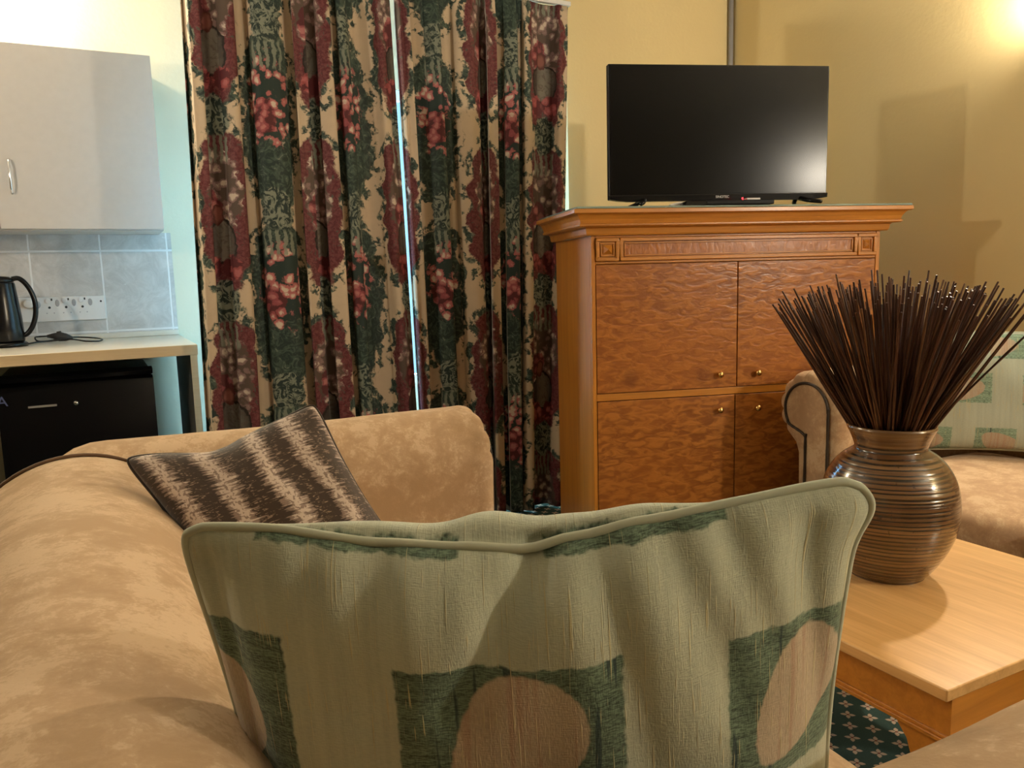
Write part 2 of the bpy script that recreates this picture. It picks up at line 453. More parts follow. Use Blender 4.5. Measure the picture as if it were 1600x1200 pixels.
# ================================================================ CURTAINS
def curtain(x0b, x1b, x0t, x1t, folds, seed, Ymid, label, ztop, uoff):
    R = random.Random(seed)
    nx, nz = 260, 60
    z0, z1 = .012, ztop
    t = thing('curtain', label, 'curtain', ((x0b+x1b)/2, Ymid, 0), 0, None)
    ph = [R.uniform(-.5, .5) for _ in range(8)]; amp = [R.uniform(.75, 1.25) for _ in range(40)]
    def pt(a, b):
        z = z0+(z1-z0)*b
        k = a*folds
        k2 = k+.28*math.sin(2*PI*a*1.7+ph[0])+.12*math.sin(2*PI*a*4.1+ph[1])+.05*math.sin(b*5+ph[2]+a*9)*(1-b)
        A = .034*amp[int(k2+2) % 40]*(1-.35*b)
        c = math.cos(2*PI*k2)
        e_ = min(1, (1-a if uoff < .3 else a)/.05); A *= .15+.85*e_
        y = A*(abs(c)**.8)*(1 if c > 0 else -1)+.010*math.sin(2*PI*k2*2.3+ph[3]+b*1.5)
        x = (x0b+(x0t-x0b)*b)+((x1b-x0b)+((x1t-x0t)-(x1b-x0b))*b)*a
        x += .016*math.sin(2*PI*k2*2+ph[4])*(1-.3*b)*min(1, math.sin(PI*a)*3)
        if b > .94: y *= 1-.55*(b-.94)/.06
        return Vector((x, Ymid+y, z))
    P = [[pt(i/nx, j/nz) for j in range(nz+1)] for i in range(nx+1)]
    s = [0]
    for i in range(nx):
        L = (P[i+1][nz//2]-P[i][nz//2]).length
        s.append(s[-1]+L)
    off = Vector(t.location)
    me = bpy.data.meshes.new('cloth')
    V = [tuple(P[i][j]-off) for i in range(nx+1) for j in range(nz+1)]; F = []; UV = []
    for i in range(nx):
        for j in range(nz):
            q = (i*(nz+1)+j, (i+1)*(nz+1)+j, (i+1)*(nz+1)+j+1, i*(nz+1)+j+1); F.append(q)
            for (ii, jj) in ((i, j), (i+1, j), (i+1, j+1), (i, j+1)):
                UV.append((s[ii]+uoff, P[ii][jj].z))
    me.from_pydata(V, [], F)
    l = me.uv_layers.new(name='UVMap')
    for k, u in enumerate(UV): l.data[k].uv = u
    for p in me.polygons: p.use_smooth = True
    o = link(me, 'cloth', m_curtain, t)
    md = o.modifiers.new('solid', 'SOLIDIFY'); md.thickness = .0015; md.offset = 1
    # pale lining sheet behind
    V2 = [(v[0], v[1]+.006, v[2]) for v in V]
    me2 = bpy.data.meshes.new('lining'); me2.from_pydata(V2, [], F); 
    for p in me2.polygons: p.use_smooth = True
    link(me2, 'lining', m_lining, t)
    # hem hook tape
    return t
YC = 3.31
curtain(.345, 1.246, .384, 1.192, 7.0, 3, YC, 'left floral curtain panel, next to the kitchen counter', 2.37, .10)
curtain(1.263, 1.975, 1.217, 2.065, 7.0, 11, YC, 'right floral curtain panel, next to the wooden cabinet', 2.37, .42)
b = MB(); b.box(.36, 2.08, YC-.005, YC+.02, 2.375, 2.395); tr = b.build('curtain_rail', plain('white_rail', (.8, .8, .8), .4), recenter=(1.2, YC, 2.37), bevel=.003)
tag(tr, 'thin white curtain rail along the top of the floral curtains', 'curtain rail')

# ================================================================ KITCHENETTE
def rel(o, p): return o
# wall cabinet
cabx1 = .303; Yf = 3.88
t = thing('wall_cabinet', 'white laminate wall cabinet hung above the tiled splashback', 'cabinet', (-.32, YB, 1.38))
def L(mb, name, m, par, **k):   # build from world coordinates under an unrotated parent
    off = Vector(par.location); q = par.parent
    while q is not None: off += Vector(q.location); q = q.parent
    mb.v = [tuple(Vector(v)-off) for v in mb.v]
    return mb.build(name, m, par, **k)
L(MB().box(-.945, cabx1-.001, Yf+.018, YB-.002, 1.381, 2.118), 'body', m_lam, t, bevel=.001)
d1 = L(MB().box(-.311, cabx1, Yf, Yf+.017, 1.386, 2.121), 'door', m_lam, t, bevel=.0015)
d2 = L(MB().box(-.945, -.315, Yf, Yf+.017, 1.386, 2.121), 'door', m_lam, t, bevel=.0015)
def bow_handle(x, z0, z1, par):
    pts = [(x, Yf+.002, z0), (x, Yf-.018, z0+.004), (x, Yf-.026, z0+.02), (x, Yf-.028, (z0+z1)/2), (x, Yf-.026, z1-.02), (x, Yf-.018, z1-.004), (x, Yf+.002, z1)]
    b = MB(); b.tube(pts, .0045, 10); return L(b, 'handle', m_chrome, par, smooth=True)
bow_handle(-.258, 1.528, 1.664, d1); bow_handle(-.37, 1.528, 1.664, d2)
# counter + end panel
b = MB(); b.box(X0+.004, .354, YF, YB-.002, .86, .9)
t = thing('kitchen_counter', 'pale laminate kitchen counter top with a wooden front edge and end panel', 'counter', (-.5, YF, 0))
L(b, 'worktop', m_counter, t, bevel=.002)
L(MB().box(X0+.004, .355, YF-.004, YF-.0002, .858, .899), 'front_edge', m_oakedge, t, bevel=.001)
L(MB().box(X0+.004, .352, YB-.03, YB-.009, .9001, .925), 'upstand', m_counter, t, bevel=.004)
L(MB().box(.326, .350, YF+.003, YB-.1, .0, .859), 'end_panel', m_side, t)
L(MB().box(.325, .351, YF-.001, YF+.0025, .0, .858), 'panel_edge', m_oakedge, t)
# fridge
t = thing('bar_fridge', 'small black fridge tucked under the kitchen counter', 'fridge', (-.085, 3.85, 0))
b = MB(); b.box(-.36, .185, 3.60, 4.1, .02, .80); L(b, 'body', m_black2, t, bevel=.012)
b = MB()
pts = []
def fprof(z):
    return z
nx = 24
P = []
for i in range(nx+1):
    x = -.362+.551*i/nx
    zt = .775+.006*math.cos((x+.085)*5)
    yf = 3.545+.02*((x+.085)/.27)**2
    P.append([(x, 3.598, .03), (x, yf+.01, .03), (x, yf, .05), (x, yf, zt-.03), (x, yf+.006, zt-.01), (x, yf+.03, zt), (x, 3.598, zt)])
b.quadgrid(P, closed_v=True); b.fan(P[0]); b.fan(P[-1], flip=True)
dr = L(b, 'door', m_black2, t, smooth=False, bevel=.004)
b = MB(); P = []
for i in range(nx+1):
    x = -.362+.551*i/nx; e = .012*(1-((x+.085)/.275)**2)
    P.append([(x, 3.60, .778), (x, 3.552+.02*((x+.085)/.27)**2-e*.5, .782), (x, 3.556, .800), (x, 3.60, .812)])
b.quadgrid(P, closed_v=True); b.fan(P[0]); b.fan(P[-1], flip=True)
L(b, 'top_cap', m_black2, t, bevel=.003)
b = MB(); b.box(-.26, -.163, 3.541, 3.546, .684, .692); L(b, 'badge', plain('badge_silver', (.35, .34, .33), .3), dr, bevel=.001)
b = MB(); b.lathe([(0, 0), (.011, 0), (.011, .004), (.007, .012), (0, .013)], seg=16)
b.v = [(v[0]-.097, 3.546-v[2], v[1]+.690) for v in b.v]; L(b, 'lock', m_chrome, dr, smooth=True)
def text(s, name, size, m, parent, loc, rot, ext=.0004):
    cu = bpy.data.curves.new(name, 'FONT'); cu.body = s; cu.size = size; cu.extrude = ext; cu.align_x = 'CENTER'
    o = bpy.data.objects.new(name, cu); C.objects.link(o); cu.materials.append(m); o.parent = parent
    bpy.context.view_layer.update()
    me = bpy.data.meshes.new_from_object(o.evaluated_get(bpy.context.evaluated_depsgraph_get()))
    bpy.data.objects.remove(o)
    o = bpy.data.objects.new(name, me); C.objects.link(o); o.parent = parent
    o.location = loc; o.rotation_euler = rot; return o
text('A', 'lettering', .055, plain('blue_print', (.10, .13, .30), .5), dr, Vector((-.342, 3.542, .70))-Vector((-.085, 3.85, 0)), (PI/2, 0, 0))

# socket plate (its things sit together: one fitting)
t = thing('wall_socket', 'white triple wall socket plate with rocker switches on the tiles', 'socket', (-.13, YB-.008, .988))
L(MB().box(-.305, .044, YB-.018, YB-.008, .990, 1.101), 'plate', m_plate, t, bevel=.003)
yp = YB-.018
def disc(cx, cz, r, y0, y1, seg=20):
    b = MB(); b.lathe([(0, 0), (r, 0), (r, y1-y0), (r*.8, (y1-y0)*1.15), (0, (y1-y0)*1.15)], seg=seg)
    b.v = [(v[0]+cx, y1-v[2], v[1]+cz) for v in b.v]; return b
L(disc(-.262, 1.073, .020, yp-.012, yp), 'dial', m_plate, t, smooth=True)
L(disc(-.234, 1.068, .019, yp-.009, yp), 'dial', m_grey, t, smooth=True)
for k in range(3):
    cx = -.195+k*.0665
    L(disc(cx+.008, 1.083, .011, yp-.004, yp), 'rocker_switch', m_plate, t, smooth=True)
    bb = MB(); bb.box(cx+.021, cx+.027, yp-.001, yp+.001, 1.084, 1.094); L(bb, 'indicator', m_dark, t)
    bb = disc(cx+.046, 1.073, .009, yp-.0015, yp); bb.v = [(v[0], v[1], 1.073+(v[2]-1.073)*1.8) for v in bb.v]; L(bb, 'euro_outlet', m_grey, t, smooth=True)
    bb = disc(cx+.013, 1.053, .0055, yp-.001, yp, 12); L(bb, 'pin_hole', m_dark, t)
    for s in (0, 1):
        L(disc(cx+.001+.029*s, 1.028, .0028, yp-.001, yp, 10), 'pin_hole', m_grey, t)
L(disc(.028, 1.075, .0045, yp-.001, yp, 12), 'screw', m_dark, t)

# kettle
kx, ky = -.348, 3.955
t = thing('electric_kettle', 'black cordless electric kettle with a loop handle standing on the counter', 'kettle', (kx, ky, .9))
b = MB(); b.lathe([(0, .001), (.084, .001), (.086, .012), (.078, .020), (0, .021)], seg=40); b.build('base', m_black, t, smooth=True)
b = MB(); b.lathe([(0, .022), (.074, .022), (.076, .03), (.073, .12), (.066, .20), (.060, .262), (.058, .268), (0, .27)], seg=40); bd = b.build('body', m_black, t, smooth=True)
b = MB(); b.lathe([(0, .269), (.057, .269), (.056, .282), (.04, .293), (0, .297)], seg=40); b.build('lid', m_black, t, smooth=True)
b = MB(); b.box(-.075, -.045, -.016, .016, .225, .262); b.build('spout', m_black, t, bevel=.006)
hp = []
for (x, z) in ((.050, .283), (.075, .285), (.098, .262), (.116, .225), (.125, .180), (.122, .13), (.108, .085), (.088, .055), (.070, .045)): hp.append((x, 0, z))
def smooth_path(P, n=4):
    out = []
    P = [Vector(p) for p in P]
    for i in range(len(P)-1):
        a = P[max(i-1, 0)]; b_ = P[i]; c = P[i+1]; d = P[min(i+2, len(P)-1)]
        for k in range(n):
            u = k/n
            out.append(.5*((2*b_)+(c-a)*u+(2*a-5*b_+4*c-d)*u*u+(3*b_-a-3*c+d)*u**3))
    out.append(P[-1]); return out
b = MB(); b.tube(smooth_path(hp), .0105, 12); b.v = [(v[0], v[1]*1.25, v[2]) for v in b.v]; b.build('handle', m_black, t, smooth=True)
# cord and plug: the kettle's own
cp = [(.082, 0, .008), (.12, .03, .012), (.16, .05, .012), (.20, .06, .014), (.25, .03, .016), (.30, -.06, .010), (.35, -.04, .006), (.366, .03, .008), (.34, .11, .012), (.29, .15, .016), (.24, .13, .020), (.20, .10, .022)]
b = MB(); b.tube(smooth_path(cp, 6), .0035, 8); b.build('cord', m_black, t, smooth=True)
cp = [(.155, .12, .030), (.12, .12, .030), (.105, .10, .028), (.115, .07, .014), (.15, .06, .012), (.20, .07, .018)]
b = MB(); b.tube(smooth_path(cp, 5), .0035, 8); b.build('cord', m_black, t, smooth=True)
b = MB(); b.tube([(.15, .12, .030), (.175, .115, .030), (.20, .11, .026), (.225, .10, .022), (.25, .09, .019)], [.006, .013, .021, .017, .006], 10); b.build('plug', m_dark, t, smooth=True)
b = MB(); b.tube([(.20, .11, .03), (.197, .11, .050)], [.012, .009], 8); b.build('plug_grip', m_dark, t, smooth=True)

# ================================================================ ARMOIRE (local u right, v back, z up)
AR = thing('tv_armoire', 'honey wood armoire with figured veneer doors standing across the room corner', 'cabinet', (1.560, 2.374, 0), math.radians(-16.7))
W, D, H = 1.130, .50, 1.272
b = MB(); b.box(0, W, .018, D, .0, H); b.build('carcass', m_woodz, AR)
for (u0, u1) in ((0, .014), (W-.016, W)):
    MB().box(u0, u1, -.004, .0178, .0, H).build('stile', m_woodz, AR, bevel=.002)
def rail(z0, z1, u0=.0142, u1=W-.0162, y=-.002, name='rail'):
    return MB().box(u0, u1, y, .0175, z0, z1).build(name, m_wood, AR, bevel=.002)
rail(.683, .709); rail(1.2635, H, y=-.003); rail(.0, .05); rail(1.1725, 1.182, y=-.002)
for (u0, u1, z0, z1, ku) in ((.0165, .5535, .7115, 1.170, .484), (.5575, 1.1115, .7115, 1.170, .635), (.0165, .5475, .0525, .6805, .484), (.5515, 1.1115, .0525, .6805, .635)):
    d = MB().box(u0, u1, -.004, .0165, z0, z1).build('door', m_burl, AR, bevel=.0015)
    kz = .760 if z0 > .5 else .627
    b = MB(); b.lathe([(0, 0), (.006, 0), (.005, .008), (.011, .013), (.0125, .019), (.008, .025), (0, .027)], seg=18)
    b.v = [(v[0]+ku, -.004-v[2], v[1]+kz) for v in b.v]; b.build('knob', m_brass, d, smooth=True)
b = MB(); b.box(.555, .5565, .012, .017, .05, 1.17); b.build('gap', m_edge, AR)
# frieze: long framed panel and two carved corner blocks
def framed(u0, u1, z0, z1, m_in, pyramid=False):
    fz = MB().box(u0, u1, -.004, .0172, z0, z1).build('frieze_block' if pyramid else 'frieze_panel', m_wood if pyramid else m_burl2, AR, bevel=.001)
    b = MB(); e = .012
    b.box(u0, u1, -.014, -.0042, z0, z0+e); b.box(u0, u1, -.014, -.0042, z1-e, z1); b.box(u0, u0+e, -.014, -.0042, z0+e, z1-e); b.box(u1-e, u1, -.014, -.0042, z0+e, z1-e)
    b.build('moulding', m_wood, fz, bevel=.003)
    e2 = .0165; b = MB()
    b.box(u0+e2, u1-e2, -.009, -.0042, z0+e2, z0+e2+.004); b.box(u0+e2, u1-e2, -.009, -.0042, z1-e2-.004, z1-e2)
    b.box(u0+e2, u0+e2+.004, -.009, -.0042, z0+e2+.004, z1-e2-.004); b.box(u1-e2-.004, u1-e2, -.009, -.0042, z0+e2+.004, z1-e2-.004)
    b.build('moulding', m_wood, fz, bevel=.001)
    if pyramid:
        q = .024; c = ((u0+u1)/2, (z0+z1)/2)
        q2x = (u1-u0)/2-q; q2z = (z1-z0)/2-q
        b = MB(); b.v = [(c[0]-q2x, -.0042, c[1]-q2z), (c[0]+q2x, -.0042, c[1]-q2z), (c[0]+q2x, -.0042, c[1]+q2z), (c[0]-q2x, -.0042, c[1]+q2z), (c[0], -.022, c[1])]
        b.f = [(0,1,4),(1,2,4),(2,3,4),(3,0,4),(3,2,1,0)]; b.build('pyramid', m_wood, fz, fix=False)
framed(.0165, .100, 1.1825, 1.263, m_wood, True)
framed(1.0345, 1.1115, 1.1825, 1.263, m_wood, True)
framed(.104, 1.0305, 1.1825, 1.263, m_burl2)
# cornice: stepped profile swept round left, front, right
prof = [(.0, 1.2722), (.018, 1.2722), (.022, 1.277), (.025, 1.295), (.030, 1.299), (.050, 1.3005), (.055, 1.304), (.055, 1.3085), (.050, 1.312), (.054, 1.325), (.062, 1.337), (.068, 1.342), (.074, 1.342), (.080, 1.3455), (.080, 1.357), (.077, 1.359), (.0, 1.359)]
P = []
for (o_, z) in prof:
    P.append([(-o_, D, z), (-o_, -o_, z), (W+o_, -o_, z), (W+o_, D, z)])
b = MB(); b.quadgrid(P, flip=False)
b.fan([(0-.0, 0, 1.3589), (W, 0, 1.3589), (W, D, 1.3589), (0, D, 1.3589)])
b.fan([P[i][0] for i in range(len(P))]); b.fan([P[i][3] for i in range(len(P))], flip=True)
b.f.append  # closed by the carcass beneath
b.build('cornice', m_wood, AR)
gt = tag(MB().box(-.070, W+.076, -.078, D-.01, 0, .007).build('glass_top', m_glassedge, None, bevel=.001), 'clear plate glass sheet lying on top of the honey wood armoire', 'glass sheet')
gt.location = (1.560, 2.374, 1.3595); gt.rotation_euler = (0, 0, math.radians(-16.7))

# ================================================================ TELEVISION
zt = 1.3675
h = math.radians(7.8); a_ = math.radians(27.46)
tx = Vector((math.cos(a_)*math.cos(h)+math.sin(a_)*math.sin(h), -math.sin(a_)*math.cos(h)+math.cos(a_)*math.sin(h), 0)).normalized()
ang = math.atan2(tx.y, tx.x)
k = 2.875/3.0
TVc = Vector((2.126*k, 2.348*k, 0))
TV = thing('television', 'black flat screen television standing on the armoire', 'television', (TVc.x, TVc.y, zt), ang)
w2 = .4290*k; zb = 1.14+(1.409-1.14)*k-zt; ztp = 1.14+(1.8925-1.14)*k-zt
b = MB(); b.box(-w2, w2, 0, .028, zb, ztp); b.build('housing', m_black, TV, bevel=.003)
b = MB(); b.box(-w2*.75, w2*.75, .028, .06, zb+.03, zb+.26); b.build('rear_cover', m_black2, TV, bevel=.01)
MB().box(-w2+.006, w2-.006, -.0025, .0, zb+.018, ztp-.005).build('screen', m_screen, TV, bevel=.0008)
b = MB(); n = 24; P = []
for i in range(n+1):
    x = -w2+2*w2*i/n; q = .007*min(1, (1-abs(x)/w2)*8)
    P.append([(x, -.006, zb+.016), (x, -.008, zb+.012), (x, -.006, zb-q), (x, .02, zb-q), (x, .02, zb+.016)])
b.quadgrid(P, closed_v=True); b.fan(P[0]); b.fan(P[-1], flip=True); b.build('lower_bezel', m_black, TV)
text('SINOTEC', 'lettering', .0125, m_white_text, TV, (.006, -.0085, zb+.0015), (PI/2, 0, 0), .0003)
for s in (-1, 1):
    c = .30*k*s+.012
    b = MB(); 
    for yy in (-.085, .11):
        b.tube([(c, .012, zb+.002), (c+.02*s, .012+yy*.5, .018), (c+.045*s, yy, .0075)], [.009, .008, .007], 8)
    b.build('foot', m_black, TV, smooth=True)
def on_arm(u, v, z):
    c, s = math.cos(math.radians(-16.7)), math.sin(math.radians(-16.7))
    return (1.560+c*u-s*v, 2.374+s*u+c*v, z)
# decoder box with red display
bx = thing('decoder_box', 'slim black decoder box with a red display under the television', 'decoder', on_arm(.535, -.03, 1.367), ang)
MB().box(-.135, .115, -.055, .09, .001, .017).build('case', m_black2, bx, bevel=.003)
b = MB(); b.v = [(-.16, -.05, .001), (-.09, -.05, .001), (-.09, .07, .001), (-.16, .07, .001), (-.145, -.03, .0165), (-.03, -.045, .0175), (-.03, .06, .0175), (-.14, .05, .0165)]
b.f = [(0,1,5,4),(1,2,6,5),(2,3,7,6),(3,0,4,7),(4,5,6,7),(3,2,1,0)]
rm = tag(b.build('remote_control', m_black, None, bevel=.003), 'black remote control lying at the left end of the decoder box', 'remote control')
rm.location = on_arm(.478, -.035, 1.367); rm.rotation_euler = (0, 0, ang)
text('5', 'red_digit', .013, m_led, bx, (.012, -.02, .0185), (PI/2, 0, 0), .002)
b = MB(); b.box(.025, .075, -.03, .0, .0172, .025); b.build('cable_connector', m_plate, bx, bevel=.002)
b = MB(); b.tube(smooth_path([(-.055, 0, .003), (-.02, .004, .012), (.01, .0, .012), (.045, -.008, .007)], 4), .0045, 8)
b.box(-.055, .0, -.012, .014, .0, .005)
wp = tag(b.build('white_adapter', m_plate, None, smooth=False), 'small white plug and cable lying left of the decoder box', 'adapter'); wp.location = on_arm(.345, -.01, 1.3685); wp.rotation_euler = (0, 0, ang)

# ================================================================ SOFAS
def arc(cx, cz, r, a0, a1, n):
    return [(cx+r*math.cos(math.radians(a0+(a1-a0)*i/n)), cz+r*math.sin(math.radians(a0+(a1-a0)*i/n))) for i in range(n+1)]
def roll_profile(r, ztop, zb=.08):
    cz = ztop-r
    return [(0, zb), (0, zb+.15), (0, zb+.30), (0.0, cz-.06)]+arc(r, cz, r, 180, -42, 48)+[(r*1.42, cz-r*.98), (r*1.30, cz-r*1.35), (r*1.27, zb+.15), (r*1.27, zb)]
def scale_prof(p, s, r, ztop):
    c = (r, ztop-r)
    return [(c[0]+(u-c[0])*s, c[1]+(z-c[1])*s if z > .3 else z) for (u, z) in p]
def sweep(mb, secs):   # secs: list of profile point lists already in world space
    mb.quadgrid(secs, closed_v=True); mb.fan(secs[0]); mb.fan(secs[-1], flip=True)
def fabric_wobble(mb, amp=.004, sc=4.0):
    mb.v = [tuple(Vector(v)+mnoise.noise_vector(Vector(v)*sc)*amp+mnoise.noise_vector(Vector(v)*sc*3.1)*amp*.35) for v in mb.v]
def part_arm(name, par, y_in, sgn, x_back, x_front, r, ztop, fdir, rback=None, mat=None, n=46, pleat=True):
    """arm running along X; inner face at y_in, rolls outward in direction sgn (+Y or -Y); fdir=+1 front towards +X"""
    secs = []; L_ = abs(x_front-x_back)
    for i in range(n+1):
        s = i/n
        s = 1-(1-s)**1.6
        x = x_back+(x_front-x_back)*s; dist = L_*(1-s)
        rr = r
        if rback:
            k_ = min(1, s*L_/.45); k_ = k_*k_*(3-2*k_); rr = rback+(r-rback)*k_
        p = roll_profile(rr, ztop)
        if rback and s*L_ < .13:
            q = s*L_/.13; p = scale_prof(p, 1-.55*(1-math.sqrt(max(0, 1-(1-q)**2))), rr, ztop)
        bn = .045
        if dist < bn:
            q = dist/bn; sh = 1-.24*(1-math.sqrt(max(0, 1-(1-q)**2)))
            p = scale_prof(p, sh, rr, ztop)
        sec = []
        for (u, z) in p:
            if pleat and z > ztop-2.05*rr and dist < .07:
                a = math.atan2(z-(ztop-rr), u-rr); f = (1-dist/.07)
                du = .017*f*(abs(math.sin(a*6.5+.6))**.5-.6); u2 = u+du*math.cos(a); z2 = z+du*math.sin(a)
                u, z = u2, z2
            sec.append((x, y_in+sgn*u, z))
        secs.append(sec)
    b = MB(); sweep(b, secs); fabric_wobble(b, .003)
    off = Vector(par.location); b.v = [tuple(Vector(v)-off) for v in b.v]
    o = b.build(name, mat, par, smooth=True)
    # keyhole front panel with a dark cord round it
    xf = x_front+fdir*.004
    c = (r, ztop-r); rp = r*.69
    key = [(r*.30, .10), (r*.30, c[1]-.03)]+arc(c[0], c[1], rp, 180, -40, 20)+[(r*1.04, c[1]-r*.66), (r*1.0, c[1]-r*.95), (r*1.0, .10)]
    b = MB(); b.fan([(xf, y_in+sgn*u, z) for u, z in key]); b.fan([(xf-fdir*.03, y_in+sgn*u, z) for u, z in key], flip=True)
    b.quadgrid([[(xf, y_in+sgn*u, z) for u, z in key], [(xf-fdir*.03, y_in+sgn*u, z) for u, z in key]], closed_v=True)
    b.v = [tuple(Vector(v)-off) for v in b.v]
    fp = b.build('front_panel', mat, par, bevel=.003)
    b = MB(); dense = smooth_path([(xf+fdir*.003, y_in+sgn*u, z) for u, z in key], 12)
    rr2 = [.0040+.0013*abs(math.sin(i*.9)) for i in range(len(dense))]
    b.tube(dense, rr2, 8); b.v = [tuple(Vector(v)-off) for v in b.v]
    b.build('cord_trim', m_rope, fp, smooth=True)
    return o
def part_back(name, par, x_in, sgn, y0, y1, r, ztop, mat, n=40):
    secs = []
    for i in range(n+1):
        y = y0+(y1-y0)*i/n; d = min(y-y0, y1-y); p = roll_profile(r, ztop)
        if d < .05: p = scale_prof(p, 1-.25*(1-math.sqrt(max(0, 1-(1-d/.05)**2))), r, ztop)
        secs.append([(x_in+sgn*u, y, z) for u, z in p])
    b = MB(); sweep(b, secs); fabric_wobble(b, .006, 3.0)
    off = Vector(par.location); b.v = [tuple(Vector(v)-off) for v in b.v]
    return b.build(name, mat, par, smooth=True)
def seat_cushion(par, x0, x1, y0, y1, z0, z1, mat, bow=0, fdir=1, name='seat_cushion'):
    """rounded box cushion; front side at x1 if fdir>0 else x0; gathered pleats down the front"""
    n = 56; b = MB(); P = []
    cx, cy, hx, hy, hz, cz = (x0+x1)/2, (y0+y1)/2, (x1-x0)/2, (y1-y0)/2, (z1-z0)/2, (z0+z1)/2
    for i in range(n+1):
        th = PI*i/n; row = []
        for j in range(2*n):
            ph = 2*PI*j/(2*n)
            def se(c, e): return math.copysign(abs(c)**e, c)
            z = se(math.cos(th), .55); rad = abs(math.sin(th))**.22
            x = se(math.cos(ph), .22)*rad; y = se(math.sin(ph), .22)*rad
            X = cx+hx*x; Y = cy+hy*y; Z = cz+hz*z
            if z > 0: Z += .022*max(0, (1-x*x))*max(0, (1-y*y))
            if x*fdir > .0 and bow: X += fdir*bow*(1-y*y)*x*fdir
            if x*fdir > .85 and abs(z) < .93:
                X += fdir*.006*abs(math.sin(Y*85+2*math.sin(Y*23)+z*.7))**.7*(1-z*z*.4)
            row.append((X, Y, Z))
        P.append(row)
    b.quadgrid(P, closed_v=True); fabric_wobble(b, .004, 5)
    off = Vector(par.location); b.v = [tuple(Vector(v)-off) for v in b.v]
    return b.build(name, mat, par, smooth=True)
def sofa(label, loc, back_in, sgn_back, y_lo, y_hi, x_front, mat, rb, ra, zb, za, arm_lo=True):
    t = thing('sofa', label, 'sofa', loc)
    fdir = -sgn_back
    part_back('backrest', t, back_in, sgn_back, y_lo-ra*.9, y_hi+.02, rb, zb, mat)
    xb = back_in+sgn_back*rb*1.38
    part_arm('arm', t, y_hi, 1, xb, x_front, ra, za, fdir, rback=rb*.95, mat=mat)
    if arm_lo: part_arm('arm', t, y_lo, -1, xb, x_front, ra, za, fdir, rback=ra*1.05, mat=mat)
    b = MB(); x0, x1 = sorted((back_in+sgn_back*.02, x_front-fdir*.03)); b.box(x0, x1, y_lo+.001, y_hi-.001, .08, .285)
    off = Vector(loc); b.v = [tuple(Vector(v)-off) for v in b.v]; b.build('seat_base', mat, t, bevel=.012)
    for (x, y) in ((back_in, y_lo), (back_in, y_hi), (x_front-fdir*.06, y_lo), (x_front-fdir*.06, y_hi)):
        b = MB(); b.lathe([(0, 0), (.022, 0), (.03, .05), (.032, .085), (0, .085)], (x-off.x, y-off.y, 0), 16); b.build('leg', m_rope, t, smooth=True)
    return t
# near sofa: back along Y on the left, arms along X
NS = sofa('tan suede sofa filling the left foreground, seen from behind its rolled back', (.35, 1.1, 0), .142, -1, .425, 1.80, .885, m_suede, .205, .145, .806, .795)
seat_cushion(NS, .15, .90, .432, 1.108, .285, .455, m_suede, .02, 1)
seat_cushion(NS, .15, .90, 1.114, 1.792, .285, .455, m_suede, .02, 1)
# piping where the back meets the far arm
pp = [(.142-u, 1.775, z+.002) for (u, z) in arc(.205, .806-.205, .207, 200, -10, 36)]
b = MB(); b.tube(pp, .0035, 8); b.v = [tuple(Vector(v)-Vector((.35, 1.1, 0))) for v in b.v]; b.build('piping', m_pip, NS, smooth=True)
# far sofa against the right wall
FS = sofa('tan suede sofa against the right wall with a pleated scroll arm', (2.6, 1.1, 0), 2.90, 1, .42, 1.795, 2.15, m_suede2, .125, .135, .80, .79)
seat_cushion(FS, 2.13, 2.89, 1.175, 1.788, .285, .462, m_suede2, .035, -1)
seat_cushion(FS, 2.11, 2.89, .43, 1.168, .285, .462, m_suede2, .035, -1)

